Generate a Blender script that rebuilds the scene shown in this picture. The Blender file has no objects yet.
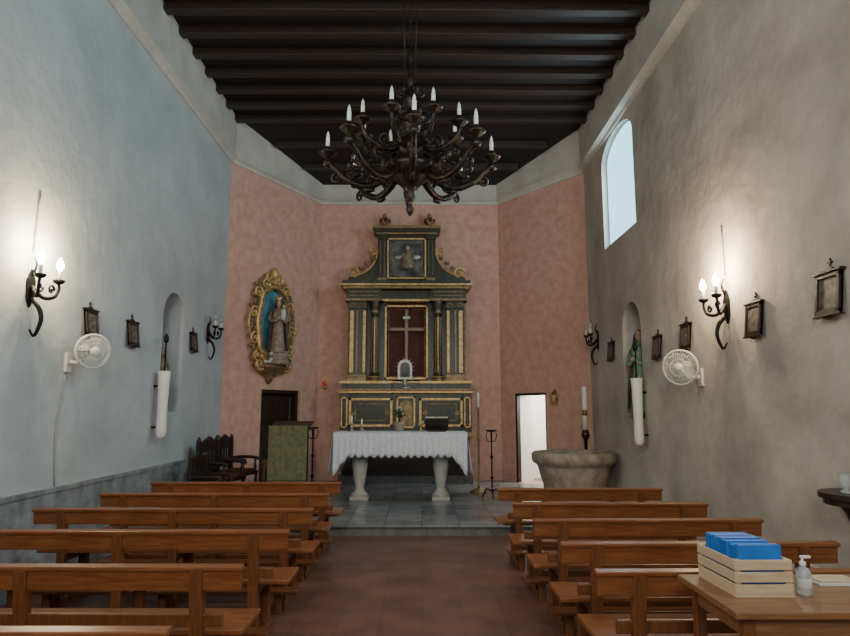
import bpy, bmesh, math, random
from mathutils import Matrix, Vector
random.seed(4)
S=bpy.context.scene
pi=math.pi
# ---------------------------------------------------------------- materials
def mat(name,c1,c2=None,rough=.6,metal=0,scale=6,bump=0,bscale=40,spec=.5,stretch=None,emit=None,estr=0,lo=.35,hi=.65,detail=6,bdist=.02):
    m=bpy.data.materials.new(name); m.use_nodes=True
    nt=m.node_tree; N=nt.nodes; L=nt.links
    p=N['Principled BSDF']
    p.inputs['Roughness'].default_value=rough; p.inputs['Metallic'].default_value=metal
    p.inputs['Specular IOR Level'].default_value=spec
    p.inputs['Base Color'].default_value=(*c1,1)
    tc=N.new('ShaderNodeTexCoord'); mp=N.new('ShaderNodeMapping'); L.new(tc.outputs['Object'],mp.inputs[0])
    if stretch: mp.inputs['Scale'].default_value=stretch
    if c2:
        n=N.new('ShaderNodeTexNoise'); n.inputs['Scale'].default_value=scale; n.inputs['Detail'].default_value=detail
        n.inputs['Roughness'].default_value=.6
        r=N.new('ShaderNodeValToRGB'); r.color_ramp.elements[0].position=lo; r.color_ramp.elements[1].position=hi
        r.color_ramp.elements[0].color=(*c1,1); r.color_ramp.elements[1].color=(*c2,1)
        L.new(mp.outputs[0],n.inputs['Vector']); L.new(n.outputs['Fac'],r.inputs[0]); L.new(r.outputs[0],p.inputs['Base Color'])
    if bump:
        n2=N.new('ShaderNodeTexNoise'); n2.inputs['Scale'].default_value=bscale; n2.inputs['Detail'].default_value=6
        b=N.new('ShaderNodeBump'); b.inputs['Strength'].default_value=bump; b.inputs['Distance'].default_value=bdist
        L.new(mp.outputs[0],n2.inputs['Vector']); L.new(n2.outputs['Fac'],b.inputs['Height']); L.new(b.outputs[0],p.inputs['Normal'])
    if emit:
        p.inputs['Emission Color'].default_value=(*emit,1); p.inputs['Emission Strength'].default_value=estr
    return m
def tiles(name,c1,c2,mortar,w,h,rough,off=0.0,ms=.006):
    m=mat(name,c1,rough=rough); nt=m.node_tree; N=nt.nodes; L=nt.links; p=N['Principled BSDF']
    mp=[n for n in N if n.type=='MAPPING'][0]
    br=N.new('ShaderNodeTexBrick'); br.offset=off; br.inputs['Scale'].default_value=1
    br.inputs['Brick Width'].default_value=w; br.inputs['Row Height'].default_value=h; br.inputs['Mortar Size'].default_value=ms
    br.inputs['Color1'].default_value=(*c1,1); br.inputs['Color2'].default_value=(*c2,1); br.inputs['Mortar'].default_value=(*mortar,1)
    L.new(mp.outputs[0],br.inputs['Vector'])
    n=N.new('ShaderNodeTexNoise'); n.inputs['Scale'].default_value=3; n.inputs['Detail'].default_value=8; L.new(mp.outputs[0],n.inputs['Vector'])
    mx=N.new('ShaderNodeMix'); mx.data_type='RGBA'; mx.blend_type='OVERLAY'; mx.inputs[0].default_value=.6
    L.new(br.outputs['Color'],mx.inputs[6]); L.new(n.outputs['Fac'],mx.inputs[7]); L.new(mx.outputs[2],p.inputs['Base Color'])
    b=N.new('ShaderNodeBump'); b.inputs['Strength'].default_value=.2; b.inputs['Distance'].default_value=.003
    L.new(br.outputs['Fac'],b.inputs['Height']); b.invert=True; L.new(b.outputs[0],p.inputs['Normal'])
    return m
M_left=mat('plaster_left',(.42,.455,.455),(.56,.59,.58),rough=.9,scale=1.3,bump=.5,bscale=6,lo=.3,hi=.7,bdist=.03)
M_right=mat('plaster_right',(.36,.33,.285),(.60,.555,.49),rough=.9,scale=1.0,bump=.6,bscale=5,lo=.32,hi=.66,bdist=.03)
M_pink=mat('plaster_pink',(.58,.32,.24),(.70,.43,.345),rough=.85,scale=5.5,bump=.5,bscale=9,lo=.36,hi=.66,detail=10)
M_trim=mat('plaster_trim',(.48,.45,.40),(.60,.57,.51),rough=.85,scale=2,bump=.3,bscale=10)
M_dado=mat('dado_stone',(.18,.19,.20),(.33,.34,.34),rough=.8,scale=5,bump=.5,bscale=14)
M_floor=tiles('terracotta_floor',(.145,.066,.048),(.165,.076,.054),(.115,.058,.045),.33,.33,.40)
M_marble=tiles('marble_floor',(.15,.17,.175),(.25,.27,.275),(.08,.09,.1),.5,.5,.25)
M_step=mat('step_stone',(.09,.09,.085),(.17,.165,.15),rough=.5,scale=8,bump=.2)
M_beam=mat('dark_beam',(.018,.010,.007),(.042,.025,.017),rough=.5,scale=5,stretch=(1,8,8),bump=.2)
M_board=mat('ceiling_board',(.011,.007,.005),(.024,.014,.010),rough=.7,scale=6,stretch=(8,1,1),bump=.2)
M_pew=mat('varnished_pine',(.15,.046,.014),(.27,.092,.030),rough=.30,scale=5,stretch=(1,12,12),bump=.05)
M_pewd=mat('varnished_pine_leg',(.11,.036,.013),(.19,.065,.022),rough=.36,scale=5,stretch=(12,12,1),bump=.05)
M_dwood=mat('dark_walnut',(.014,.008,.006),(.034,.017,.012),rough=.45,scale=8,stretch=(6,6,1),bump=.1)
M_iron=mat('wrought_iron',(.012,.011,.011),rough=.45,metal=.6,bump=.2,bscale=60)
M_bronze=mat('dark_bronze',(.014,.009,.007),(.05,.030,.019),rough=.32,metal=.5,scale=14,bump=.3,bscale=50)
M_gold=mat('gilding',(.46,.27,.09),(.78,.55,.27),rough=.38,metal=.5,scale=16,bump=.35,bscale=60)
M_goldd=mat('old_gilding',(.18,.11,.05),(.38,.26,.13),rough=.42,metal=.4,scale=12,bump=.3,bscale=50)
M_green=mat('olive_marbled',(.012,.013,.006),(.050,.048,.022),rough=.35,scale=14,bump=.05,detail=10)
M_red=mat('crimson_velvet',(.075,.012,.007),(.12,.022,.013),rough=.7,scale=10)
M_cross=mat('cross_wood',(.24,.16,.10),(.36,.25,.17),rough=.5,scale=10)
M_silver=mat('silver',(.40,.38,.35),rough=.35,metal=.7,bump=.3,bscale=60)
M_white=mat('white_wax',(.80,.78,.72),rough=.5)
M_plastic=mat('fan_plastic',(.70,.69,.64),rough=.4)
M_cloth=mat('lace_cloth',(.60,.63,.68),(.82,.85,.89),rough=.85,scale=38,bump=.6,bscale=70)
M_gcloth=mat('green_brocade',(.10,.105,.05),(.18,.18,.085),rough=.7,scale=18,bump=.3)
M_stone=mat('carved_stone',(.24,.19,.145),(.42,.35,.28),rough=.75,scale=6,bump=.5,bscale=20)
M_lstone=mat('pale_stone',(.38,.36,.34),(.50,.48,.45),rough=.6,scale=7,bump=.2)
M_blue=mat('shrine_blue',(.05,.20,.28),(.10,.31,.40),rough=.6,scale=5)
M_robe=mat('statue_robe',(.17,.12,.08),(.38,.29,.21),rough=.5,scale=14)
M_mantle=mat('statue_mantle',(.05,.06,.09),(.20,.15,.10),rough=.5,scale=9)
M_grobe=mat('statue_green',(.07,.20,.13),(.24,.32,.22),rough=.5,scale=8)
M_skin=mat('painted_skin',(.50,.32,.24),rough=.5)
M_hair=mat('painted_hair',(.05,.03,.02),rough=.6)
M_leaf=mat('foliage',(.02,.07,.02),(.06,.15,.04),rough=.6,scale=20)
M_flower=mat('petals',(.6,.58,.56),rough=.6)
M_paint=mat('canvas_painting',(.022,.022,.026),(.20,.19,.17),rough=.5,scale=5,lo=.38,hi=.7)
M_print=mat('station_print',(.05,.04,.03),(.22,.185,.15),rough=.5,scale=16)
M_redg=mat('red_glass',(.45,.03,.02),rough=.2,emit=(1,.08,.03),estr=.12)
M_bulb=mat('lit_bulb',(1,.85,.6),rough=.3,emit=(1,.83,.55),estr=90)
M_pane=mat('daylight_pane',(.3,.5,.6),rough=.3,emit=(.32,.70,.86),estr=2.7)
M_crate=mat('crate_pine',(.46,.32,.20),(.62,.47,.32),rough=.6,scale=6,stretch=(1,14,14))
M_bluep=mat('blue_leaflets',(.010,.13,.50),(.020,.19,.62),rough=.5,scale=20)
M_clear=mat('clear_plastic',(.80,.84,.86),rough=.12)
M_clear.node_tree.nodes['Principled BSDF'].inputs['Transmission Weight'].default_value=.7
M_table=mat('table_wood',(.17,.072,.030),(.28,.135,.062),rough=.32,scale=5,stretch=(1,12,12))
M_paper=mat('paper',(.6,.58,.52),rough=.8)
M_cable=mat('white_cable',(.34,.34,.32),rough=.6)
# ---------------------------------------------------------------- builder
class B:
    def __init__(s): s.v=[];s.f=[];s.fm=[];s.fs=[];s.mats=[];s.M=Matrix.Identity(4)
    def add(s,vs,fs,m,smooth=False,M=None):
        if m not in s.mats: s.mats.append(m)
        k=s.mats.index(m); o=len(s.v); T=s.M@M if M is not None else s.M
        s.v+= [T@Vector(v) for v in vs]
        for f in fs: s.f.append([i+o for i in f]); s.fm.append(k); s.fs.append(smooth)
    def box(s,x0,x1,y0,y1,z0,z1,m,M=None):
        s.add([(x0,y0,z0),(x1,y0,z0),(x1,y1,z0),(x0,y1,z0),(x0,y0,z1),(x1,y0,z1),(x1,y1,z1),(x0,y1,z1)],
              [(0,3,2,1),(4,5,6,7),(0,1,5,4),(1,2,6,5),(2,3,7,6),(3,0,4,7)],m,False,M)
    def lathe(s,pr,m,c=(0,0,0),seg=16,M=None,smooth=True,sq=0,folds=0,fa=0):
        vs=[];fs=[];n=len(pr)
        for r,z in pr:
            for i in range(seg):
                a=2*pi*i/seg+(pi/seg if sq else 0); rr=r*(1+fa*math.sin(folds*a)) if folds else r
                vs.append((c[0]+rr*math.cos(a),c[1]+rr*math.sin(a),c[2]+z))
        for j in range(n-1):
            for i in range(seg):
                i2=(i+1)%seg; fs.append((j*seg+i,j*seg+i2,(j+1)*seg+i2,(j+1)*seg+i))
        fs.append(tuple(range(seg))[::-1]); fs.append(tuple((n-1)*seg+i for i in range(seg)))
        s.add(vs,fs,m,smooth,M)
    def ell(s,c,r,m,M=None,seg=12,ring=8):
        vs=[];fs=[]
        for j in range(ring+1):
            t=-pi/2+pi*j/ring
            for i in range(seg):
                a=2*pi*i/seg; q=max(math.cos(t),.01)
                vs.append((c[0]+r[0]*q*math.cos(a),c[1]+r[1]*q*math.sin(a),c[2]+r[2]*math.sin(t)))
        for j in range(ring):
            for i in range(seg):
                i2=(i+1)%seg; fs.append((j*seg+i,j*seg+i2,(j+1)*seg+i2,(j+1)*seg+i))
        s.add(vs,fs,m,True,M)
    def tube(s,pts,r,m,seg=8,M=None,sm=0,closed=False):
        P=[Vector(p) for p in pts]; R=list(r) if hasattr(r,'__len__') else [r]*len(P)
        if sm:
            Q=[];RR=[];n=len(P)
            for i in range(n if closed else n-1):
                p0=P[(i-1)%n] if (closed or i>0) else P[0]*2-P[1]; p1=P[i]; p2=P[(i+1)%n]
                p3=P[(i+2)%n] if (closed or i+2<n) else p2*2-p1
                for k in range(sm):
                    t=k/sm
                    Q.append(.5*((2*p1)+(p2-p0)*t+(2*p0-5*p1+4*p2-p3)*t*t+(3*p1-p0-3*p2+p3)*t**3)); RR.append(R[i]*(1-t)+R[(i+1)%n]*t)
            if not closed: Q.append(P[-1]);RR.append(R[-1])
            P,R=Q,RR
        n=len(P); vs=[];fs=[]; nrm=None
        for i in range(n):
            if closed: t=P[(i+1)%n]-P[i-1]
            else: t=P[min(i+1,n-1)]-P[max(i-1,0)]
            if t.length<1e-9: t=Vector((0,0,1))
            t.normalize()
            if nrm is None: nrm=t.orthogonal().normalized()
            nrm=(nrm-t*nrm.dot(t))
            if nrm.length<1e-6: nrm=t.orthogonal()
            nrm.normalize(); bn=t.cross(nrm)
            for k in range(seg):
                a=2*pi*k/seg; vs.append(P[i]+(nrm*math.cos(a)+bn*math.sin(a))*R[i])
        for i in range(n if closed else n-1):
            j=(i+1)%n
            for k in range(seg):
                k2=(k+1)%seg; fs.append((i*seg+k,i*seg+k2,j*seg+k2,j*seg+k))
        if not closed: fs.append(tuple(range(seg))[::-1]); fs.append(tuple((n-1)*seg+k for k in range(seg)))
        s.add(vs,fs,m,True,M)
    def prism(s,poly,y0,y1,m,M=None,smooth=False): # poly in xz plane
        n=len(poly); vs=[(x,y0,z) for x,z in poly]+[(x,y1,z) for x,z in poly]
        fs=[tuple(range(n)),tuple(range(n,2*n))[::-1]]+[(i,i+n,(i+1)%n+n,(i+1)%n) for i in range(n)]
        s.add(vs,fs,m,smooth,M)
    def scroll(s,cx,cz,R,turns,m,r0,y=0,a0=0,dirn=1,M=None,n=22,seg=6):
        pts=[];rr=[]
        for i in range(n):
            t=i/(n-1); a=a0+dirn*turns*2*pi*t; q=R*(1-.85*t)
            pts.append((cx+q*math.cos(a),y,cz+q*math.sin(a))); rr.append(r0*(1-.5*t))
        s.tube(pts,rr,m,seg,M); s.ell((cx,y,cz),(R*.22,)*3,m,M,8,6)
    def done(s,name,bevel=0,M=None):
        me=bpy.data.meshes.new(name)
        me.from_pydata([tuple(v) for v in s.v],[],s.f)
        for m in s.mats: me.materials.append(m)
        me.polygons.foreach_set('material_index',s.fm); me.polygons.foreach_set('use_smooth',s.fs)
        bm=bmesh.new(); bm.from_mesh(me); bmesh.ops.recalc_face_normals(bm,faces=bm.faces); bm.to_mesh(me); bm.free()
        me.update()
        o=bpy.data.objects.new(name,me); S.collection.objects.link(o)
        if M is not None: o.matrix_world=M
        if bevel:
            b=o.modifiers.new('bevel','BEVEL'); b.width=bevel; b.segments=2; b.limit_method='ANGLE'; b.angle_limit=math.radians(50)
        return o
def inst(o,name,M):
    q=bpy.data.objects.new(name,o.data); S.collection.objects.link(q); q.matrix_world=M
    for md in o.modifiers:
        b=q.modifiers.new('bevel','BEVEL'); b.width=md.width; b.segments=2; b.limit_method='ANGLE'; b.angle_limit=md.angle_limit
    return q
T=Matrix.Translation
SC=lambda x,y,z:Matrix.Diagonal((x,y,z,1))
RX=lambda a:Matrix.Rotation(a,4,'X'); RY=lambda a:Matrix.Rotation(a,4,'Y'); RZ=lambda a:Matrix.Rotation(a,4,'Z')
# ---------------------------------------------------------------- room
CZ=1.65; CE=7.2; PL=.15
XL,XR=-3.62,3.2; YR=-3.0
C=[(XL,YR),(XL,11.6),(-2.3,14.1),(1.73,14.1),(XR,12.1),(XR,YR)]
def frame(a,b):
    a=Vector((*a,0)); b=Vector((*b,0)); x=(b-a).normalized(); y=Vector((0,0,1)).cross(x)
    return Matrix(((x.x,y.x,0,a.x),(x.y,y.y,0,a.y),(0,0,1,0),(0,0,0,1))),(b-a).length
F={};LN={}
for i,n in enumerate(['left','apse_left','apse_back','apse_right','right','rear']):
    F[n],LN[n]=frame(C[i],C[(i+1)%6])
def archpoly(x0,x1,z0,z1,n=14,rise=None):
    r=(x1-x0)/2; h=rise or r; zs=z1-h; cx=(x0+x1)/2
    return [(x0,z0),(x1,z0)]+[(cx+r*math.cos(pi*i/n),zs+h*math.sin(pi*i/n)) for i in range(n+1)]
def rectpoly(x0,x1,z0,z1): return [(x0,z0),(x1,z0),(x1,z1),(x0,z1)]
def wall(key,name,m,holes=(),z1=7.45):
    b=B(); b.box(-.3,LN[key]+.3,0,.5,-.2,z1,m); o=b.done(name,M=F[key])
    for poly,d in holes:
        c=B(); c.prism(poly,-.2,d,m); co=c.done('cut',M=F[key])
        md=o.modifiers.new('b','BOOLEAN'); md.object=co; md.operation='DIFFERENCE'; md.solver='EXACT'
        bpy.context.view_layer.update()
        dg=bpy.context.evaluated_depsgraph_get(); me=bpy.data.meshes.new_from_object(o.evaluated_get(dg))
        o.modifiers.clear(); o.data=me; bpy.data.objects.remove(co)
    return o
sL=lambda y:y-YR
sR=lambda y:12.1-y
nichL=archpoly(sL(8.85),sL(9.65),1.62,3.35)
nichR=archpoly(sR(10.1),sR(9.25),1.53,3.3)
win1=archpoly(sR(10.87),sR(9.22),4.43,6.28,rise=.36)
win2=archpoly(sR(3.6),sR(2.0),4.43,6.27,rise=.36)
added_win_rear=archpoly(2.4,4.4,3.2,6.2,rise=.5)
added_win_left=archpoly(sL(1.2),sL(2.8),4.43,6.27,rise=.36)
wall('left','wall_left',M_left,[(nichL,.32),(added_win_left,.9)])
LA=LN['apse_left'];RA=LN['apse_right']
wall('apse_left','wall_apse_left',M_pink,[(rectpoly(.372*LA,.79*LA,PL,2.05),.44)])
wall('apse_back','wall_apse_back',M_pink)
dx0,dx1=RA*(1-.821),RA*(1-.466)
wall('apse_right','wall_apse_right',M_pink,[(rectpoly(dx0,dx1,PL,2.0),.8)])
wall('right','wall_right',M_right,[(nichR,.32),(win1,.9),(win2,.9)])
wall('rear','wall_rear',M_left,[(added_win_rear,.9)])
b=B(); b.box(XL-.4,XR+.4,YR-.4,14.5,-.2,0,M_floor); b.done('floor')
def plan(b,poly,z0,z1,m):
    n=len(poly); b.add([(x,y,z0) for x,y in poly]+[(x,y,z1) for x,y in poly],
      [tuple(range(n))[::-1],tuple(range(n,2*n))]+[(i,(i+1)%n,(i+1)%n+n,i+n) for i in range(n)],m)
b=B(); plan(b,[(XL,8.75),(XR,8.75),(XR,12.1),(1.73,14.1),(-2.3,14.1),(XL,11.6)],.0,PL-.03,M_step)
plan(b,[(XL,8.71),(XR,8.71),(XR,12.1),(1.73,14.1),(-2.3,14.1),(XL,11.6)],PL-.03,PL,M_marble); b.done('sanctuary_platform')
# ceiling
b=B()
b.box(XL-.3,XR+.3,YR-.3,11.6,CE,CE+.2,M_board)
zb=6.74
b.add([(XL-.1,11.5,CE),(XR+.1,11.5,CE),(XR+.1,12.1,CE),(1.78,14.2,zb-.03),(-2.35,14.2,zb-.03),(XL-.1,11.6,CE),
       (XL-.1,11.5,CE+.2),(XR+.1,11.5,CE+.2),(XR+.1,12.1,CE+.2),(1.78,14.2,zb+.2),(-2.35,14.2,zb+.2),(XL-.1,11.6,CE+.2)],
      [(0,1,2),(0,2,5),(2,3,4),(2,4,5),(6,7,8,9,10,11)],M_board)
b.done('ceiling')
b=B(); y=-2.6
while y<11.5:
    b.box(XL+.08,XR-.08,y,y+.15,CE-.13,CE+.01,M_beam); y+=.56
for t in (.28,.62):
    yy=11.7+t*2.4
    z=CE-(t*.46)
    b.box(XL+.25+1.3*t,XR-.25-1.4*t,yy,yy+.14,z-.10,z+.03,M_beam)
b.done('ceiling_beams',.01)
def sweep(name,prof,m,keys=(0,1,2,3,4,5)):
    b=B(); pts=[Vector(C[i]) for i in keys]; n=len(pts); offs=[]
    for i in range(n):
        def nm(a,c): d=(c-a).normalized(); return Vector((d.y,-d.x))
        ns=[]
        if i>0: ns.append(nm(pts[i-1],pts[i]))
        if i<n-1: ns.append(nm(pts[i],pts[i+1]))
        if len(ns)==2:
            v=(ns[0]+ns[1]).normalized(); v=v/v.dot(ns[0])
        else: v=ns[0]
        offs.append(v)
    k=len(prof);vs=[]
    for i in range(n):
        for o_,z in prof: p=pts[i]+offs[i]*o_; vs.append((p.x,p.y,z))
    fs=[(i*k+j,i*k+(j+1)%k,(i+1)*k+(j+1)%k,(i+1)*k+j) for i in range(n-1) for j in range(k)]
    fs+= [tuple(range(k)),tuple((n-1)*k+j for j in range(k))]
    b.add(vs,fs,m); return b.done(name)
sweep('trim_cornice',[(0,6.30),(.03,6.30),(.05,6.35),(.12,6.39),(.12,6.44),(.07,6.46),(.08,7.19),(0,7.19)],M_trim)
b=B(); b.box(0,.035,YR,8.7,0,.86,M_dado); b.box(0,.035,8.7,11.55,PL,.86,M_dado); b.box(0,.05,YR,11.55,.86,.90,M_dado)
b.done('baseboard_left',M=T((XL,0,0)))
b=B(); b.box(-.03,0,YR,8.7,0,.40,M_right); b.box(-.03,0,8.7,12,PL,.4,M_right); b.done('baseboard_right',.01,M=T((XR,0,0)))
def window(name,key,poly,d=.16):
    b=B(); b.prism(poly,d,d+.03,M_pane)
    b.tube([(x,d-.005,z) for x,z in poly],.012,M_trim,6,closed=True)
    b.done(name,M=F[key])
window('window_1','right',win1,.10)
window('window_2','right',win2,.2)
window('added_window_rear','rear',added_win_rear,.2)  # glowing window added behind the camera to carry the rear fill light
window('added_window_left','left',added_win_left,.2)  # unseen window added in the left wall, made for brightening the right one
# doors
b=B(); x0,x1=.372*LA,.79*LA
b.box(x0,x0+.07,.05,.2,PL,2.05,M_dwood);b.box(x1-.07,x1,.05,.2,PL,2.05,M_dwood);b.box(x0,x1,.05,.2,1.98,2.05,M_dwood)
b.box(x0+.07,x1-.07,.22,.27,PL,1.98,M_dwood)
for i in range(3):
    for j in range(2):
        a=x0+.13+j*.5; z=PL+.1+i*.6; b.box(a,a+.42,.2,.23,z,z+.5,M_dwood)
b.ell((x1-.15,.18,1.1),(.03,.03,.03),M_gold)
b.done('door_1',.008,M=F['apse_left'])
b=B()
b.box(dx0,dx0+.05,.0,.10,PL,2.0,M_dwood);b.box(dx1-.03,dx1,.0,.10,PL,2.0,M_dwood);b.box(dx0,dx1,.0,.10,1.95,2.0,M_dwood)
b.box(dx0,dx0+.02,.10,.5,PL,2.0,M_white)
b.done('door_2',.005,M=F['apse_right'])
b=B(); a0,a1=dx0-.3,dx1+.9
b.box(a0,a1,1.7,1.75,0,2.6,M_white);b.box(a0-.05,a0,.5,1.75,0,2.6,M_white);b.box(a1,a1+.05,.5,1.75,0,2.6,M_white)
b.box(a0,a1,.5,1.75,PL-.05,PL,M_step);b.box(a0,a1,.5,1.75,2.55,2.6,M_white)
b.done('wall_sacristy',M=F['apse_right'])
# ---------------------------------------------------------------- pews
def pew(L):
    b=B(); h=L/2
    Mb=T((0,0,.44))@RX(.12)
    b.box(-h,h,-.018,.018,.245,.365,M_pew,Mb)
    b.box(-h-.01,h+.01,-.03,.03,.352,.378,M_pew,Mb)
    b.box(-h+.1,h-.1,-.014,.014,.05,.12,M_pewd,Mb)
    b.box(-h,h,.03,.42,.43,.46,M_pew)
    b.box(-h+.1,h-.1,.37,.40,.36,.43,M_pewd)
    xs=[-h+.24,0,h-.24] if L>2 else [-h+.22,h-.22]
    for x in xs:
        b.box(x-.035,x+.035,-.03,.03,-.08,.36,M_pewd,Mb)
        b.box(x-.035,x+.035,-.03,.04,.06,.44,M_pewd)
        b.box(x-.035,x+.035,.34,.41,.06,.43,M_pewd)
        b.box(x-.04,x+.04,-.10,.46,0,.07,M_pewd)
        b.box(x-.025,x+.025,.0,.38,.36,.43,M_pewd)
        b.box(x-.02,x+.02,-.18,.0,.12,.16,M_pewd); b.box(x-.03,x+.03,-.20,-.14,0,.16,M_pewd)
    b.box(-h+.24,h-.24,.02,.05,.15,.21,M_pewd)
    b.box(-h+.08,h-.08,-.23,-.10,.16,.19,M_pewd)   # kneeler
    return b
pl=pew(2.38); first=None
for i,(y,cx,sx) in enumerate([(2.66,-2.17,1),(3.68,-2.17,1),(4.7,-2.13,1),(5.7,-2.13,1),(6.7,-2.10,.965),(7.7,-2.05,.925)]):
    Mx=T((cx,y,0))@RZ(random.uniform(-.008,.008))@SC(sx,1,1)
    if first is None: first=pl.done('pew',.006,M=Mx)
    else: inst(first,'pew.%03d'%i,Mx)
pr=pew(1.76); f2=None
for i,(y,cx) in enumerate([(3.56,1.80),(4.27,1.77),(5.15,1.75),(6.02,1.71),(7.1,1.70)]):
    Mx=T((cx,y,0))@RZ(random.uniform(-.01,.01))
    if f2 is None: f2=pr.done('pew.%03d'%(i+6),.006,M=Mx)
    else: inst(f2,'pew.%03d'%(i+6),Mx)
# ---------------------------------------------------------------- retablo
b=B()
G,K=M_green,M_gold
b.box(-1.4,1.4,-.62,0,PL,.3,M_step); b.box(-1.33,1.33,-.56,0,.3,1.1,M_dwood); b.box(-1.4,1.4,-.62,0,1.1,1.19,M_goldd)
b.box(-1.34,1.34,-.5,0,1.19,2.0,G)
def fr(x0,x1,z0,z1,y,w=.035,m=K,d=.03):
    b.box(x0,x1,y-d,y,z0,z0+w,m);b.box(x0,x1,y-d,y,z1-w,z1,m);b.box(x0,x0+w,y-d,y,z0,z1,m);b.box(x1-w,x1,y-d,y,z0,z1,m)
for sx in (-1,1):
    x0,x1=sorted((sx*.28,sx*1.2))
    fr(x0,x1,1.3,1.9,-.5,.05); fr(x0+.13,x1-.13,1.42,1.78,-.5,.018,M_goldd)
    for q in (0,3):
        b.scroll(sx*(.40+q*.23),1.6,.05,1.3,K,.012,-.51,a0=q,dirn=1 if q%2 else -1)
    x0,x1=sorted((sx*1.2,sx*1.38)); b.box(x0,x1,-.58,-.0,1.19,2.0,G); fr(x0+.02,x1-.02,1.28,1.92,-.58,.03)
fr(-.2,.2,1.27,1.93,-.5,.04); b.prism(archpoly(-.14,.14,1.3,1.85),-.52,-.5,M_goldd)
b.box(-1.42,1.42,-.62,0,2.0,2.05,K); b.box(-1.45,1.45,-.66,0,2.05,2.09,M_goldd)
for sx in(-1,1):
    x0,x1=sorted((sx*.3,sx*1.36)); b.box(x0,x1,-.58,0,2.09,2.2,G); x0,x1=sorted((sx*.28,sx*1.4)); b.box(x0,x1,-.62,0,2.2,2.26,K)
b.box(-.3,.3,-.36,0,2.09,2.26,G); b.box(-.3,.3,-.38,-.36,2.22,2.26,K)
b.box(-1.27,-.46,-.28,0,2.26,3.98,G);b.box(.46,1.27,-.28,0,2.26,3.98,G)
b.box(-.46,.46,-.12,0,2.26,3.98,M_red)
b.box(-.46,-.43,-.3,-.12,2.26,3.98,G);b.box(.43,.46,-.3,-.12,2.26,3.98,G)
fr(-.47,.47,2.3,3.92,-.28,.045,K,.05); fr(-.40,.40,2.36,3.86,-.12,.015,M_goldd,.02)
for sx in (-1,1):
    c=sx*1.05; b.box(c-.18,c+.18,-.42,-.28,2.36,3.86,G)
    for q,w in ((-.145,.03),(.01,.016),(.125,.04)):
        b.box(c+sx*q-w,c+sx*q+w,-.45,-.42,2.44,3.78,K if w>.02 else M_goldd)
    b.box(c-.2,c+.2,-.47,-.28,2.26,2.4,M_goldd); b.box(c-.2,c+.2,-.47,-.28,3.82,3.98,G)
    b.scroll(c-.12,3.88,.06,1.2,M_goldd,.016,-.48,0,1); b.scroll(c+.12,3.88,.06,1.2,M_goldd,.016,-.48,pi,-1)
    c=sx*.68; b.lathe([(.12,0),(.12,.06),(.09,.08),(.11,.12),(.085,.16),(.092,.5),(.085,1.35),(.075,1.42),(.10,1.46),(.085,1.5),(.12,1.6),(.13,1.72)],G,(c,-.42,2.26),16)
    for a in range(9):
        an=a*2*pi/9-pi/2; b.tube([(c+.088*math.cos(an),-.42+.088*math.sin(an),2.44),(c+.083*math.cos(an),-.42+.083*math.sin(an),3.62)],.021 if a==0 else .012,K if a==0 else M_goldd,5)
    b.lathe([(.10,0),(.125,.03),(.11,.06),(.13,.10)],K,(c,-.42,2.26),14); b.lathe([(.09,0),(.10,.03),(.09,.1),(.12,.22),(.13,.28)],M_goldd,(c,-.42,3.70),14)
    c=sx*1.28; b.box(c-.03,c+.03,-.25,0,2.26,3.98,M_goldd)
b.box(-1.3,1.3,-.48,0,3.98,4.03,K); b.box(-1.27,1.27,-.44,0,4.03,4.22,G)
for sx in (-1,1):
    b.box(min(sx*.5,sx*1.32),max(sx*.5,sx*1.32),-.56,-.0,3.98,4.03,M_goldd); b.box(min(sx*.54,sx*1.29),max(sx*.54,sx*1.29),-.52,0,4.03,4.24,G)
    b.box(min(sx*.60,sx*1.23),max(sx*.60,sx*1.23),-.53,-.52,4.09,4.11,M_goldd);b.box(min(sx*.60,sx*1.23),max(sx*.60,sx*1.23),-.53,-.52,4.17,4.19,M_goldd)
b.box(-1.36,1.36,-.6,0,4.24,4.30,M_goldd); b.box(-1.42,1.42,-.66,0,4.30,4.34,K); b.box(-1.38,1.38,-.6,0,4.34,4.42,G)
b.box(-.64,.64,-.3,0,4.42,5.5,G); fr(-.43,.43,4.5,5.42,-.3,.035,K,.06); b.box(-.38,.38,-.32,-.3,4.55,5.37,M_paint)
for sx in (-1,1):
    c=sx*.53; b.box(c-.08,c+.08,-.38,-.3,4.5,5.42,G); b.box(c-.05,c-.04,-.39,-.38,4.58,5.34,M_goldd); b.box(c+.04,c+.05,-.39,-.38,4.58,5.34,M_goldd)
    b.box(c-.1,c+.1,-.41,-.3,4.42,4.52,M_goldd); b.box(c-.1,c+.1,-.41,-.3,5.38,5.5,G)
    P=[(sx*.64,4.42),(sx*1.3,4.42),(sx*1.28,4.56)]
    for i in range(9):
        t=i/8; P.append((sx*(1.2-.56*math.sin(t*pi/2)),4.58+.62*(1-math.cos(t*pi/2))))
    b.prism(P,-.28,-.02,G)
    b.tube([(x,-.29,z) for x,z in P[2:]],.022,K,8)
    b.tube([(x,-.16,z+.01) for x,z in P[2:]],.03,M_goldd,8)
    b.scroll(sx*1.16,4.64,.14,1.5,K,.03,-.27,0 if sx>0 else pi,sx); b.scroll(sx*.76,5.16,.1,1.5,K,.025,-.27,-pi/2,-sx)
    for q in range(3): b.ell((sx*(1.02-.13*q),-.28,4.76+q*.11),(.06,.04,.04),M_goldd)
    b.lathe([(.07,0),(.09,.03),(.04,.07),(.10,.14),(.11,.19),(.05,.26),(.06,.29),(.01,.36)],M_goldd,(sx*.5,-.2,5.68),12)
    for a in range(5): b.ell((sx*.5+.09*math.cos(a*1.25),-.2+.09*math.sin(a*1.25),5.86),(.045,.045,.05),M_red)
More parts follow.
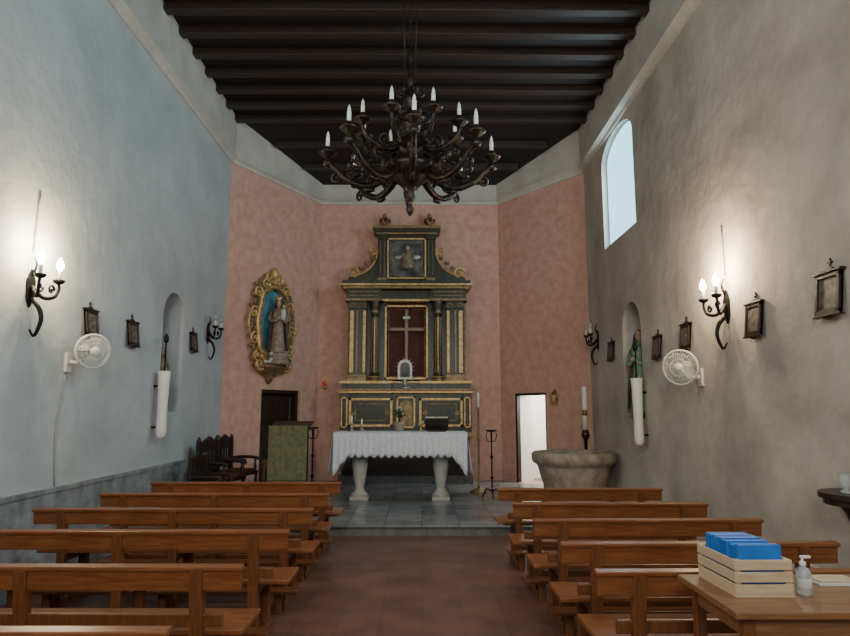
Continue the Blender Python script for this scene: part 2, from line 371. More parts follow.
b.box(-.68,.68,-.4,0,5.5,5.54,M_goldd); b.box(-.73,.73,-.45,0,5.54,5.62,G); b.box(-.75,.75,-.47,0,5.62,5.68,M_goldd)
b.lathe([(.03,0),(.15,.05),(.13,.25),(.09,.4),(.03,.46)],M_robe,(0.02,-.33,4.68),10,M=None)
b.ell((.02,-.36,5.19),(.05,.05,.065),M_skin)
for sx in (-1,1): b.ell((.02+sx*.17,-.33,5.0),(.12,.02,.07),M_silver); b.tube([(.02+sx*.08,-.37,5.08),(.02+sx*.14,-.42,4.96),(.02+sx*.03,-.42,4.92)],.025,M_robe,6)
b.done('altarpiece',.004,M=T((-.34,14.1,0)))
b=B()
b.box(-.035,.035,-.03,.03,.0,1.54,M_cross); b.box(-.37,.37,-.035,.025,1.10,1.17,M_cross)
b.box(-.16,.16,-.07,.07,.0,.06,M_cross); b.box(-.1,.1,-.06,.06,.06,.12,M_cross); b.box(-.08,.08,-.05,-.03,1.36,1.42,M_paper)
for x,z in((-.37,1.135),(.37,1.135),(0,1.55)): b.ell((x,0,z),(.045,.04,.045),M_cross)
b.done('wooden_cross',.005,M=T((-.34,13.88,2.26)))
b=B()
b.lathe([(.13,0),(.13,.03),(.05,.06),(.03,.14),(.05,.18),(.025,.24)],M_silver,(0,0,0),14,M=SC(1,.7,1))
b.prism(archpoly(-.16,.16,.2,.62),-.04,.04,M_silver); b.prism(archpoly(-.11,.11,.25,.56),-.05,-.03,M_paint)
for i in range(10):
    a=-.3+i*(pi+.6)/9; b.tube([(.15*math.cos(a),0,.45+.15*math.sin(a)),(.23*math.cos(a),0,.45+.24*math.sin(a))],[.015,.004],M_silver,5)
b.done('monstrance',M=T((-.36,13.57,2.09))@SC(.95,.95,1.0))
# ---------------------------------------------------------------- altar table
AX=-.36; TZ=1.27; HW=1.11
b=B()
b.box(-1.09,1.09,-.38,.38,TZ-.1,TZ-.01,M_lstone)
for x in (-.70,.68):
    b.box(x-.15,x+.15,-.17,.17,PL,PL+.06,M_lstone)
    b.lathe([(.13,0),(.14,.04),(.09,.09),(.07,.14),(.10,.28),(.135,.52),(.125,.70),(.09,.82),(.085,.88),(.15,.94),(.17,.97)],M_lstone,(x,0,PL+.05),18)
b.box(-.95,.95,-.1,.1,TZ-.2,TZ-.1,M_lstone)
b.done('altar_table',.006,M=T((AX,11.15,0)))
b=B()
def drape(path,drops,outs,n):
    rows=7; vs=[];m=len(path)
    for i,(x,y,nx,ny) in enumerate(path):
        d=drops(i/(m-1)); o=outs(i/(m-1))
        for j in range(rows):
            t=j/(rows-1); w=.018*math.sin(i*1.1)*t
            vs.append((x+nx*(o*t+w),y+ny*(o*t+w),TZ+.008-d*t))
    fs=[(i*rows+j,(i+1)*rows+j,(i+1)*rows+j+1,i*rows+j+1) for i in range(m-1) for j in range(rows-1)]
    b.add(vs,fs,M_cloth,True)
nf=130
def dr(t):
    e=max(0,1-min(t,1-t)/.12); return .36+.05*abs(math.sin(t*pi*18))+.34*e**1.3
drape([(-HW+2*HW*i/nf,-.40,0,-1) for i in range(nf+1)],dr,lambda t:.03+.04*max(0,1-min(t,1-t)/.1),nf)
drape([(HW-2*HW*i/nf,.40,0,1) for i in range(nf+1)],dr,lambda t:.03,nf)
for sx in (-1,1):
    drape([(sx*HW,-.40+.80*i/30,sx,0) for i in range(31)],lambda t:.64+.04*abs(math.sin(t*pi*8)),lambda t:.07,30)
b.box(-HW-.005,HW+.005,-.405,.405,TZ-.008,TZ+.012,M_cloth)
o=b.done('altar_cloth',M=T((AX,11.15,0)))
sd=o.modifiers.new('s','SOLIDIFY'); sd.thickness=.004
def candlestick(name,M,h=.3,c=.14,m=M_gold):
    b=B(); b.lathe([(.06,0),(.06,.015),(.02,.04),(.015,h*.4),(.03,h*.5),(.014,h*.6),(.014,h*.9),(.035,h),(.03,h+.01)],m,seg=12)
    b.lathe([(.014,h),(.014,h+c),(.003,h+c+.02)],M_white,seg=10); b.done(name,M=M)
candlestick('altar_candlestick',T((-1.2,11.05,TZ+.012)),.14,.12,M_silver)
candlestick('altar_candlestick.001',T((-1.05,11.3,TZ+.012)),.10,.10,M_silver)
b=B(); b.box(-.16,.16,-.1,.1,0,.02,M_dwood); b.box(-.2,.2,-.01,.01,0,.22,M_dwood,T((0,.0,.03))@RX(-.5)); b.box(-.19,-.005,-.03,-.01,.02,.24,M_paper,T((0,0,.03))@RX(-.5)); b.box(.005,.19,-.03,-.01,.02,.24,M_paper,T((0,0,.03))@RX(-.5))
b.done('missal_stand',.002,M=T((.25,11.1,TZ+.012))@RZ(pi))
b=B(); b.lathe([(.05,0),(.045,.01),(.012,.03),(.012,.08),(.045,.12),(.05,.18)],M_gold,seg=14); b.done('chalice',M=T((-.02,11.15,TZ+.012)))
def plant(name,M,n,R,H,fl):
    b=B(); b.lathe([(.09,0),(.12,.16),(.13,.2),(.11,.2)],M_stone,seg=12)
    for i in range(n):
        a=random.uniform(0,2*pi); r=random.uniform(.2,1)*R; h=H*random.uniform(.5,1)
        p=(r*math.cos(a),r*math.sin(a),.2+h)
        b.tube([(0,0,.15),(p[0]*.4,p[1]*.4,.2+h*.7),p],[.006,.005,.003],M_leaf,4)
        for k in range(3):
            q=T(Vector(p)*random.uniform(.75,1))@RZ(random.uniform(0,6))@RX(random.uniform(-1,1)); b.ell((0,0,0),(.05,.02,.006),M_leaf,q,6,4)
        if i<fl: b.ell(p,(.028,.028,.022),M_flower,None,8,5)
    b.done(name,M=M)
plant('flower_vase',T((-.40,11.35,TZ+.012))@Matrix.Scale(.8,4),22,.15,.32,7)
# ---------------------------------------------------------------- statues & shrine
def statue(b,H,robe,mantle,child=False,crown=False):
    s=H
    b.lathe([(.17*s,0),(.165*s,.03*s),(.14*s,.2*s),(.115*s,.42*s),(.10*s,.56*s),(.12*s,.68*s),(.125*s,.76*s),(.07*s,.82*s),(.035*s,.84*s),(.033*s,.88*s)],robe,seg=28,folds=9,fa=.05)
    vs=[];fs=[];n=17;pr=[(.21,.05),(.19,.3),(.16,.55),(.155,.72),(.10,.82),(.085,.92),(.05,.985)]
    for r,z in pr:
        for i in range(n):
            a=-.25*pi+1.5*pi*i/(n-1); vs.append((r*s*math.cos(a)*(1+.05*math.sin(a*7)),r*s*math.sin(a)*.9*(1+.05*math.sin(a*7)),z*s))
    for j in range(len(pr)-1):
        for i in range(n-1): fs.append((j*n+i,j*n+i+1,(j+1)*n+i+1,(j+1)*n+i))
    b.add(vs,fs,mantle,True)
    b.ell((0,-.005*s,.925*s),(.052*s,.06*s,.07*s),M_skin); b.ell((0,.02*s,.94*s),(.06*s,.06*s,.07*s),M_hair)
    b.ell((0,-.066*s,.92*s),(.009*s,.012*s,.016*s),M_skin)
    for q in (-1,1):
        b.ell((q*.02*s,-.058*s,.935*s),(.008*s,.006*s,.005*s),M_hair)
        b.tube([(q*.12*s,0,.75*s),(q*.16*s,-.03*s,.62*s),(q*.10*s,-.13*s,.58*s),(q*.03*s,-.17*s,.62*s)],[.045*s,.042*s,.032*s,.02*s],robe,8,sm=3)
        b.ell((q*.02*s,-.185*s,.635*s),(.018*s,.025*s,.03*s),M_skin)
    if child:
        b.lathe([(.05*s,0),(.045*s,.1*s),(.05*s,.17*s),(.02*s,.2*s)],M_flower,(.07*s,-.17*s,.6*s),12); b.ell((.07*s,-.18*s,.84*s),(.035*s,.035*s,.042*s),M_skin)
    if crown:
        b.lathe([(.05*s,0),(.055*s,.02*s),(.07*s,.06*s),(.05*s,.07*s)],M_gold,(0,0,.975*s),12)
        for i in range(9):
            a=pi*i/8; b.tube([(.07*s*math.cos(a),.03*s,.99*s+.07*s*math.sin(a)),(.13*s*math.cos(a),.03*s,.99*s+.13*s*math.sin(a))],[.006*s,.003*s],M_gold,4)
SM=F['apse_left']@T((.43*LA,0,2.13))
b=B()
def outl(t,k=1):
    a=2*pi*t; c,s_=math.cos(a),math.sin(a); r=1+.03*math.cos(8*a)
    return (.53*k*r*math.copysign(abs(c)**.72,c)*(1-.06*s_), 1.24+.80*(k+ (1-k)*.25)*r*math.copysign(abs(s_)**.85,s_))
P=[outl(i/56,.84) for i in range(56)]
b.prism(P,-.05,0,M_blue)
b.tube([(x,-.10,z) for x,z in P],.05,M_gold,8,closed=True)
b.tube([(x,-.15,z) for x,z in [outl(i/56,.78) for i in range(56)]],.022,M_goldd,6,closed=True)
n=24
for i in range(n):
    t=(i+.5)/n; x,z=outl(t,1.04); a=math.atan2(z-1.24,x)
    big=i%2
    b.scroll(x,z,.125 if big else .085,1.4,M_gold if i%2 else M_goldd,.036 if big else .026,-.10,a0=a+(2.4 if (x>0) else -2.4),dirn=-1 if x>0 else 1,n=16,seg=6)
    x2,z2=outl(t+.02,1.2); b.ell((0,0,0),(.08,.035,.03),M_goldd,T((x2,-.07,z2))@RY(-a+.5*(1 if big else -1)),8,5)
for sx in (-1,1):
    b.scroll(sx*.15,2.14,.13,1.4,M_gold,.04,-.1,0 if sx<0 else pi,sx); b.scroll(sx*.40,.40,.16,1.4,M_gold,.045,-.14,pi/2,sx)
    b.tube([(sx*.62,-.1,.9),(sx*.70,-.1,1.2),(sx*.60,-.1,1.5)],[.01,.035,.01],M_gold,6,sm=4)
b.ell((0,-.1,2.24),(.09,.06,.12),M_gold)
hm=SC(1,.62,1)
b.lathe([(.02,0),(.06,.04),(.10,.07),(.09,.11),(.30,.22),(.42,.30),(.46,.33),(.46,.38)],M_goldd,(0,0,.0),24,M=T((0,-.02,.02))@hm,folds=12,fa=.03)
b.done('gilded_shrine',M=SM)
b=B(); b.lathe([(.26,0),(.26,.05),(.22,.1),(.24,.2),(.2,.24)],M_robe,seg=16,folds=5,fa=.08); b.M=T((0,0,.22)); statue(b,1.08,M_robe,M_mantle,True,True)
b.done('virgin_statue',M=SM@T((-.02,-.24,.40))@SC(1.15,.6,1)@RZ(-.7))
b=B()
for i in range(34):
    x=random.uniform(-.36,.36); z=random.uniform(.0,.16+.1*abs(x)); b.ell((x,-.02*random.random(),z+.03),(.04,.03,.035),M_flower if i%3==0 else M_leaf if i%3==1 else M_mantle,None,8,5)
b.done('flower_garland',M=SM@T((-.05,-.275,.40)))
b=B(); b.lathe([(.13,0),(.13,.06),(.10,.09)],M_dwood,seg=12); b.M=T((0,0,.08)); statue(b,1.25,M_grobe,M_robe)
b.done('saint_statue',M=F['right']@T((sR(9.68),.12,1.53))@SC(.95,.7,1)@RZ(.7))
b=B(); b.lathe([(.1,0),(.1,.05),(.07,.08)],M_dwood,seg=12); b.M=T((0,0,.07)); statue(b,.85,M_robe,M_lstone)
b.done('saint_statue.001',M=F['left']@T((sL(9.25),.15,1.62))@SC(.8,.7,1)@RZ(-.7))
def wallcandle(name,M,h):
    b=B(); b.lathe([(.03,0),(.055,.03),(.07,.10),(.062,.3),(.075,h-.12),(.085,h),(.06,h)],M_white,(0,-.13,0),16)
    b.tube([(0,0,.15),(0,-.08,.15)],.015,M_iron); b.tube([(0,0,h-.2),(0,-.08,h-.2)],.015,M_iron)
    b.lathe([(.012,h),(.010,h+.38),(.03,h+.4),(.035,h+.46),(.004,h+.52)],M_iron,(0,-.13,0),8)
    b.done(name,M=M)
wallcandle('wall_torch_holder',F['left']@T((sL(8.68),0,1.27)),.90)
wallcandle('wall_torch_holder.001',F['right']@T((sR(9.15),0,1.15)),.95)
# ---------------------------------------------------------------- wall fittings
LIT=38
def sconce(name,M,lit):
    b=B(); I=M_iron
    b.prism([(-.05,-.12),(0,-.2),(.05,-.12),(.06,.05),(.0,.16),(-.06,.05)],-.02,0,I)
    b.tube([(0,-.02,-.12),(0,-.10,-.20),(0,-.13,-.32),(0,-.08,-.46),(0,-.03,-.40)],[.022,.022,.02,.014,.008],I,8,sm=5)
    for q in (-1,1):
        b.tube([(0,-.02,0),(q*.05,-.10,-.10),(q*.13,-.16,-.08),(q*.16,-.18,.0),(q*.15,-.18,.05)],[.02,.018,.016,.014,.012],I,8,sm=5)
        b.scroll(q*.09,-.02,.05,1.3,I,.012,-.15,0,q)
        b.lathe([(.01,0),(.045,.02),(.055,.045),(.02,.05)],I,(q*.15,-.18,.04),12)
        b.lathe([(.019,0),(.019,.09),(.016,.095)],M_white,(q*.15,-.18,.08),10)
        b.lathe([(.012,0),(.034,.035),(.031,.07),(.006,.13)],M_bulb if lit else M_clear,(q*.15,-.18,.175),10)
    b.tube([(0,-.02,.1),(0,-.05,.2),(0,-.02,.28)],[.012,.012,.005],I,6,sm=4)
    b.done(name,M=M)
    if lit:
        for q in (-1,1):
            l=bpy.data.lights.new('sconce_bulb_light','POINT'); l.energy=LIT; l.color=(1,.78,.50); l.shadow_soft_size=.05
            o=bpy.data.objects.new('sconce_bulb_light',l); S.collection.objects.link(o); o.matrix_world=M@T((q*.15,-.22,.38))
sconce('wall_sconce',F['left']@T((sL(5.80),0,2.78)),True)
sconce('wall_sconce.001',F['right']@T((sR(6.58),0,2.74)),True)
sconce('wall_sconce.002',F['left']@T((sL(10.7),0,2.95)),False)
sconce('wall_sconce.003',F['right']@T((sR(11.5),0,2.92)),False)
def station(name,M):
    b=B(); Mt=RX(-.10); w,h=.16,.20
    b.box(-w,w,-.025,0,-h,h,M_dwood,Mt)
    b.box(-w+.04,w-.04,-.032,-.02,-h+.05,h-.05,M_print,Mt)
    for x0,x1,z0,z1 in((-w,w,-h,-h+.045),(-w,w,h-.045,h),(-w,-w+.035,-h,h),(w-.035,w,-h,h)): b.box(x0,x1,-.045,0,z0,z1,M_dwood,Mt)
    b.box(-w-.03,w+.03,-.055,0,h,h+.025,M_dwood,Mt); b.box(-w-.02,w+.02,-.05,0,-h-.02,-h,M_dwood,Mt)
    b.prism([(-.09,h+.02),(.09,h+.02),(.03,h+.06),(0,h+.07),(-.03,h+.06)],-.03,0,M_dwood,Mt)
    b.box(-.01,.01,-.025,-.005,h+.05,h+.15,M_dwood,Mt); b.box(-.03,.03,-.025,-.005,h+.10,h+.12,M_dwood,Mt)
    b.prism([(-.10,-h-.01),(.10,-h-.01),(.04,-h-.04),(0,-h-.05),(-.04,-h-.04)],-.03,0,M_dwood,Mt)
    b.done(name,.004,M=M@T((0,-.03,0)))
for i,(k,s,z,c) in enumerate([('left',sL(6.87),2.58,.72),('left',sL(7.88),2.58,.76),('left',sL(10.0),2.70,.72),
        ('right',sR(4.86),2.54,.86),('right',sR(6.0),2.50,.80),('right',sR(7.6),2.52,.76),('right',sR(8.55),2.48,.76),('right',sR(10.65),2.62,.76)]):
    station('station_of_the_cross' if i==0 else 'station_of_the_cross.%03d'%i,F[k]@T((s,0,z))@SC(c*1.08,c,c*.95))
def fan(name,M,yaw,R=.21):
    b=B(); W=M_plastic
    b.box(-.05,.05,-.03,0,-.22,-.02,W); b.tube([(0,-.02,-.12),(0,-.14,-.12),(0,-.17,-.04)],.022,W,8,sm=4)
    H_=T((0,-.21,0))@RZ(yaw)@RX(.12)
    b.lathe([(.035,.0),(.06,.02),(.065,.1),(.05,.13)],W,M=H_@T((0,.06,0))@RX(pi/2)@T((0,0,-.08)),seg=16)
    def ring(r,y,t=.004): b.tube([(r*math.cos(2*pi*i/28),y,r*math.sin(2*pi*i/28)) for i in range(28)],t,W,5,closed=True,M=H_)
    ring(R,-.10,.010);ring(R,-.07,.008);ring(R*.75,-.135,.003);ring(R*.5,-.145,.003);ring(R*.28,-.15,.004)
    for i in range(36):
        a=2*pi*i/36;c,s_=math.cos(a),math.sin(a)
        b.tube([(.04*c,-.15,.04*s_),(R*.6*c,-.145,R*.6*s_),(R*.9*c,-.125,R*.9*s_),(R*c,-.10,R*s_)],.0022,W,4,M=H_)
        b.tube([(R*c,-.08,R*s_),(R*.85*c,-.035,R*.85*s_),(.06*c,-.01,.06*s_)],.0022,W,4,M=H_)
    b.lathe([(.045,0),(.045,.01),(.03,.02)],W,M=H_@T((0,-.145,0))@RX(pi/2),seg=16)
    b.lathe([(.03,0),(.03,.07)],W,M=H_@T((0,-.04,0))@RX(pi/2),seg=12)
    for i in range(3):
        q=H_@T((0,-.08,0))@RY(i*2*pi/3)@SC(R/.21,1,R/.21)
        b.add([(.02,-.02,.02),(.09,-.025,.16),(.05,-.01,.18),(-.03,.02,.17),(-.06,.02,.1),(-.02,.01,.02)],[(0,1,2,3,4,5)],M_lstone,False,q)
    b.done(name,M=M)
fan('wall_fan',F['left']@T((sL(6.52),0,2.25)),-.65,.17)
fan('wall_fan.001',F['right']@T((sR(7.3),0,2.14)),.85,.195)
for i,(k,pts) in enumerate([('left',[(sL(5.80),-.01,3.1),(sL(5.82),-.01,3.7)]),('left',[(sL(6.5),-.01,2.05),(sL(6.4),-.01,1.5),(sL(6.45),-.01,.91)]),
     ('right',[(sR(6.58),-.01,3.05),(sR(6.58),-.01,3.6)]),('right',[(sR(7.3),-.01,1.95),(sR(7.3),-.01,1.2),(sR(7.27),-.01,.42)])]):
    b=B(); b.tube(pts,.008,M_cable,6,sm=4); b.done('wall_cable' if i==0 else 'wall_cable.%03d'%i,M=F[k])
b=B(); b.tube([(0,0,.1),(0,-.14,.13),(0,-.16,.06)],.012,M_gold,6,sm=4); b.lathe([(.02,-.1),(.05,-.06),(.055,-.04)],M_gold,(0,-.16,0),12); b.lathe([(.045,-.04),(.05,.04),(.04,.06)],M_redg,(0,-.16,0),12); b.prism([(-.04,.02),(.04,.02),(.05,.12),(0,.2),(-.05,.12)],-.02,0,M_gold)
b.done('sanctuary_lamp',M=F['apse_back']@T((.18,0,2.2)))
b=B(); b.prism([(-.05,-.12),(.05,-.12),(.09,.0),(.06,.12),(0,.2),(-.06,.12),(-.09,0)],-.03,0,M_goldd)
for q in (-1,1): b.scroll(q*.06,.06,.06,1.2,M_gold,.018,-.04,0,q); b.scroll(q*.05,-.08,.05,1.2,M_gold,.016,-.04,0,-q)
b.ell((0,-.05,.0),(.05,.03,.08),M_skin); b.done('gilt_wall_ornament',M=F['apse_right']@T((RA*(1-.366),0,1.87)))
# ---------------------------------------------------------------- sanctuary furniture
b=B()
b.box(-.28,.28,-.2,.2,0,.06,M_dwood); b.box(-.25,.25,-.16,.16,.06,1.18,M_dwood)
b.box(-.31,.31,-.24,.24,1.18,1.22,M_dwood); b.box(-.31,.31,-.25,.25,.02,.05,M_dwood,T((0,0,1.22))@RX(.2))
b.box(-.30,.30,-.30,-.285,.42,1.25,M_gcloth) ; b.box(-.30,.30,-.30,.2,1.242,1.255,M_gcloth)
b.box(-.30,.30,-.27,-.255,.0,1.25,M_gcloth)
for q in range(7): b.box(-.28+q*.085,-.27+q*.085,-.306,-.30,.44,1.23,M_gcloth)
b.done('lectern',.008,M=T((-2.10,10.45,PL)))
def armchair(name,M):
    b=B(); W=M_dwood
    for x in (-.27,.27):
        b.lathe([(.03,0),(.03,.1),(.02,.14),(.032,.25),(.022,.38),(.03,.45)],W,(x,-.24,0),10)
        b.box(x-.03,x+.03,.2,.26,0,1.0,W); b.lathe([(.03,0),(.04,.03),(.01,.09)],W,(x,.23,1.0),8)
        b.tube([(x,.2,.68),(x,0,.70),(x,-.22,.69),(x,-.28,.66)],.026,W,8,sm=3); b.lathe([(.02,0),(.03,.1),(.018,.16),(.02,.24)],W,(x,-.22,.44),8)
    b.box(-.3,.3,-.27,.26,.42,.47,W); b.box(-.27,.27,-.25,.2,.47,.51,M_red)
    b.box(-.24,.24,.21,.25,.56,.66,W); b.box(-.24,.24,.21,.25,.86,.98,W)
    b.prism([(-.24,.98),(.24,.98),(.12,1.04),(0,1.09),(-.12,1.04)],.21,.25,W)
    for i in range(5): b.box(-.2+i*.09,-.16+i*.09,.22,.24,.66,.86,W)
    b.box(-.27,.27,-.25,-.22,.12,.17,W); b.done(name,.004,M=M)
armchair('armchair',T((-3.14,11.05,PL))@RZ(pi/2-.15))
armchair('armchair.001',T((-3.12,10.15,PL))@RZ(pi/2-.25))
armchair('armchair.002',T((-3.0,9.35,PL))@RZ(pi/2-.1)@SC(.9,.9,.82))
b=B()
for x in(-.2,.2):
    for y in(-.17,.17): b.lathe([(.02,0),(.02,.1),(.03,.25),(.02,.45),(.02,.6)],M_pewd,(x,y,0),8)
b.box(-.24,.24,-.2,.2,.6,.64,M_pewd); b.box(-.2,.2,-.18,-.16,.15,.19,M_pewd); b.box(-.2,.2,.16,.18,.15,.19,M_pewd); b.box(-.2,.2,-.18,.18,.5,.6,M_pewd); b.box(-.14,.14,-.1,.1,.64,.69,M_dwood)
b.done('credence_table',.004,M=T((-2.52,11.42,PL)))
def stand(name,M,h):
    b=B(); I=M_iron
    for i in range(3):
        q=RZ(i*2*pi/3+.5); b.tube([(0,0,.12),(.1,0,.16),(.16,0,.06),(.19,0,.015)],[.014,.013,.012,.01],I,6,sm=4,M=q)
    b.tube([(0,0,.1),(0,0,h)],.013,I,8)
    for z in (.35,.7): b.ell((0,0,z),(.03,.03,.03),I)
    for i in range(4):
        q=RZ(i*pi/2); b.tube([(0,0,h-.16),(.06,0,h-.15),(.09,0,h-.05),(.07,0,h)],.008,I,6,sm=4,M=q)
    b.lathe([(.02,0),(.09,.015),(.1,.04),(.09,.04)],I,(0,0,h),14); b.done(name,M=M)
stand('iron_candle_stand',T((-1.93,11.5,PL)),1.16); stand('iron_candle_stand.001',T((1.20,11.2,PL)),1.12)
b=B(); b.lathe([(.16,0),(.16,.03),(.05,.08),(.02,.14),(.02,.9),(.04,1.0),(.02,1.1),(.02,1.5),(.05,1.55)],M_goldd,seg=12); b.lathe([(.02,1.55),(.02,1.8),(.003,1.84)],M_white,seg=10)
b.done('processional_candlestick',M=T((1.05,12.0,PL)))
b=B(); b.lathe([(.16,0),(.16,.03),(.06,.08),(.03,.2),(.05,.5),(.03,.6),(.03,.95),(.08,1.05),(.05,1.15)],M_bronze,seg=14); b.lathe([(.045,1.15),(.045,1.9),(.01,1.92)],M_white,seg=14); b.lathe([(.047,1.4),(.047,1.5)],M_goldd,seg=14)
b.done('paschal_candle',M=T((2.92,11.55,PL)))
b=B(); b.lathe([(.54,0),(.54,.07),(.50,.10),(.48,.14),(.50,.30),(.55,.46),(.58,.58),(.60,.62),(.66,.65),(.68,.70),(.68,.79),(.65,.82),(.54,.82),(.50,.74),(.3,.62),(.02,.58)],M_stone,seg=40)
b.done('baptismal_font',M=T((2.49,10.7,PL)))
b=B()
half=[(.28*math.cos(a*pi/12),-.27*math.sin(a*pi/12)) for a in range(13)]
plan(b,half,.0,.035,M_dwood); plan(b,[(x*.9,y*.9) for x,y in half],-.04,.0,M_dwood)
b.lathe([(.015,-.3),(.03,-.26),(.05,-.24),(.04,-.2),(.12,-.1),(.19,-.04)],M_dwood,(0,-.0,0),16,M=T((0,-.07,0))@SC(1,.36,1),folds=8,fa=.05)
b.lathe([(.03,0),(.035,.01),(.01,.03),(.04,.07),(.042,.13),(.036,.13)],M_clear,(.0,-.13,.035),14)
b.done('wall_shelf',M=F['right']@T((sR(4.70),0,1.02))@SC(1.1,1.15,1.1))
# ---------------------------------------------------------------- entrance table, crate, bottle
tx0,tx1,ty0,ty1,tz=1.27,2.3,2.68,3.24,.86
b=B(); b.box(tx0-.03,tx1+.03,ty0-.03,ty1,tz-.03,tz,M_table)
b.box(tx0+.03,tx1-.03,ty0+.03,ty0+.05,tz-.12,tz-.03,M_table);b.box(tx0+.03,tx1-.03,ty1-.05,ty1-.03,tz-.12,tz-.03,M_table)
b.box(tx0+.03,tx0+.05,ty0+.05,ty1-.05,tz-.12,tz-.03,M_table);b.box(tx1-.05,tx1-.03,ty0+.05,ty1-.05,tz-.12,tz-.03,M_table)
for x in(tx0+.02,tx1-.07):
    for y in(ty0+.02,ty1-.08): b.box(x,x+.05,y,y+.05,0,tz-.03,M_pewd)
b.box(tx0+.04,tx1-.05,ty1-.07,ty1-.04,.2,.25,M_pewd)
b.done('side_table',.006)
b=B(); b.box(0,.25,0,.36,.0,.012,M_crate)
for z in(.012,.062,.112):
    b.box(0,.25,0,.01,z,z+.042,M_crate);b.box(0,.25,.35,.36,z,z+.042,M_crate);b.box(0,.01,.01,.35,z,z+.042,M_crate);b.box(.24,.25,.01,.35,z,z+.042,M_crate)
for x in(.01,.22):
    for y in(.01,.33): b.box(x,x+.02,y,y+.02,0,.155,M_crate)
b.done('wooden_crate',.002,M=T((1.335,2.84,tz))@RZ(.02))
b=B()
for i in range(22):
    y=.02+i*.0145; b.box(.033+random.uniform(-.004,.004),.217,y,y+.011,.0,.195+random.uniform(-.006,.006),M_bluep)
b.done('blue_leaflets',M=T((1.335,2.84,tz+.012))@RZ(.02))
b=B(); b.lathe([(.03,0),(.032,.01),(.032,.09),(.025,.105),(.012,.115),(.012,.125)],M_clear,seg=16); b.lathe([(.014,.12),(.014,.135),(.005,.137),(.005,.15)],M_white,seg=12); b.box(-.008,.035,-.007,.007,.15,.16,M_white); b.lathe([(.0325,.03),(.0325,.07)],M_paper,seg=16)
b.done('hand_sanitizer_bottle',.001,M=T((1.66,2.90,tz)))
b=B(); b.box(0,.2,0,.14,0,.012,M_paper); b.box(.01,.19,.01,.13,.012,.02,M_crate); b.done('leaflet_tray',.002,M=T((1.80,3.02,tz)))
# ---------------------------------------------------------------- chandelier
b=B(); Z=M_bronze
b.lathe([(.01,-.52),(.03,-.49),(.05,-.45),(.02,-.40),(.03,-.36),(.07,-.31),(.05,-.26),(.09,-.2),(.20,-.10),(.26,0),(.27,.05),(.20,.09),(.12,.12),(.16,.2),(.18,.26),(.12,.33),(.07,.38),(.09,.46),(.12,.52),(.10,.60),(.05,.66),(.04,.75),(.08,.80),(.05,.86),(.035,1.0),(.06,1.05),(.03,1.1),(.02,1.3),(.035,1.36),(.01,1.42)],Z,seg=24,folds=12,fa=.05)
def cup(b,q,r,z,c=.14):
    b.lathe([(.015,-.05),(.03,-.02),(.085,.015),(.10,.035),(.09,.04),(.03,.04),(.035,.08),(.03,.10)],Z,(r,0,z),14,M=q)
    b.lathe([(.022,.06),(.022,.06+c),(.016,.06+c+.02),(.018,.06+c+.035),(.003,.06+c+.08)],M_white,(r,0,z),10,M=q)
for i in range(8):
    q=RZ(i*pi/4+.06)
    b.tube([(.18,0,.0),(.32,0,-.14),(.50,0,-.20),(.70,0,-.12),(.80,0,-.02),(.90,0,.06),(.90,0,.12)],[.045,.04,.038,.036,.03,.026,.022],Z,8,sm=4,M=q)
    b.scroll(.34,-.02,.10,1.4,Z,.026,0,-pi/2,1,M=q); b.scroll(.62,.02,.10,1.4,Z,.024,0,-pi/2,-1,M=q); b.scroll(.80,-.12,.06,1.2,Z,.018,0,pi/2,-1,M=q)
    b.ell((.45,0,-.24),(.07,.03,.03),Z,q); b.ell((.9,0,.05),(.05,.05,.05),Z,q)
    cup(b,q,.90,.14)
for i in range(8):
    q=RZ(i*pi/4+pi/8+.06)
    b.tube([(.10,0,.28),(.22,0,.20),(.36,0,.20),(.50,0,.28),(.56,0,.38),(.56,0,.42)],[.035,.03,.028,.026,.022,.02],Z,8,sm=4,M=q)
    b.scroll(.30,.30,.08,1.3,Z,.02,0,-pi/2,1,M=q); b.ell((.38,0,.18),(.06,.025,.025),Z,q)
    cup(b,q,.56,.44,.12)
for i in range(6):
    q=RZ(i*pi/3); b.scroll(.14,.62,.09,1.4,Z,.02,0,-pi/2,1,M=q); b.scroll(.10,.90,.06,1.3,Z,.015,0,-pi/2,1,M=q)
n=30
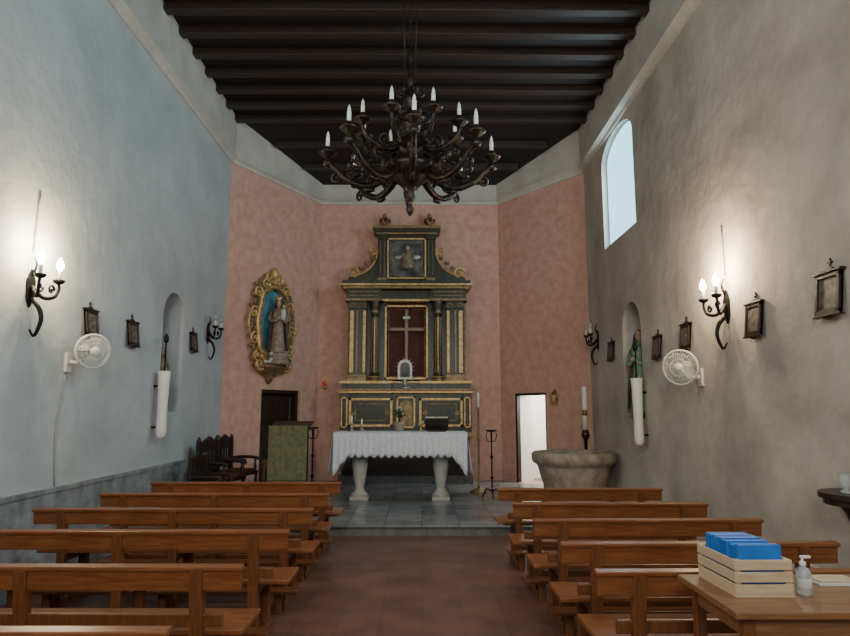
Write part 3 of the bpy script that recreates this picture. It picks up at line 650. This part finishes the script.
for i in range(n):
    z=1.40+i*(1.42/n); q=T((0,0,z))@RZ(pi/2*(i%2))
    b.tube([(.018*math.cos(2*pi*k/8),0,.032*math.sin(2*pi*k/8)) for k in range(8)],.005,Z,4,closed=True,M=q)
b.tube([(-.06,0,1.0),(-.10,0,2.75)],.006,Z,5); b.tube([(.05,0,1.05),(.09,0,2.75)],.006,Z,5)
b.box(-.16,.16,-.1,.1,2.73,2.84,Z)
b.done('chandelier',M=T((-.13,6.68,4.25)))
# ---------------------------------------------------------------- lights
def area(name,loc,rot,sx,sy,e,col):
    l=bpy.data.lights.new(name,'AREA'); l.shape='RECTANGLE'; l.size=sx; l.size_y=sy; l.energy=e; l.color=col
    o=bpy.data.objects.new(name,l); S.collection.objects.link(o); o.location=loc; o.rotation_euler=rot
area('daylight_window_1',(XR+.08,10.08,5.2),(0,math.radians(90),0),1.3,1.3,70,(.72,.88,1))
area('daylight_window_2',(XR+.12,2.8,5.2),(0,math.radians(80),0),1.3,1.3,165,(.58,.84,1))
area('fill_light_left',(XL-.12,2.0,5.2),(0,math.radians(-80),0),1.3,1.3,110,(1,.90,.76))  # added warm fill aimed at the right wall
area('fill_light_rear',(-.2,YR-.1,4.6),(math.radians(93),0,0),1.8,2.4,290,(1,.95,.86))  # added fill for the whole nave, out of view behind the camera
l=bpy.data.lights.new('sacristy_light','POINT'); l.energy=110; l.color=(.95,.98,1); l.shadow_soft_size=.15
o=bpy.data.objects.new('sacristy_light',l); S.collection.objects.link(o); o.matrix_world=F['apse_right']@T(((dx0+dx1)/2+.5,1.1,2.2))
w=bpy.data.worlds.new('World'); S.world=w; w.use_nodes=True
w.node_tree.nodes['Background'].inputs[0].default_value=(.5,.7,.9,1); w.node_tree.nodes['Background'].inputs[1].default_value=.5
# ---------------------------------------------------------------- camera
cd=bpy.data.cameras.new('camera'); cd.sensor_fit='HORIZONTAL'; cd.sensor_width=36; cd.lens=36*638/850; cd.clip_end=100
cam=bpy.data.objects.new('camera',cd); S.collection.objects.link(cam)
cam.location=(0,0,CZ); cam.rotation_euler=(math.radians(90+8.2),0,math.radians(-.27)); S.camera=cam
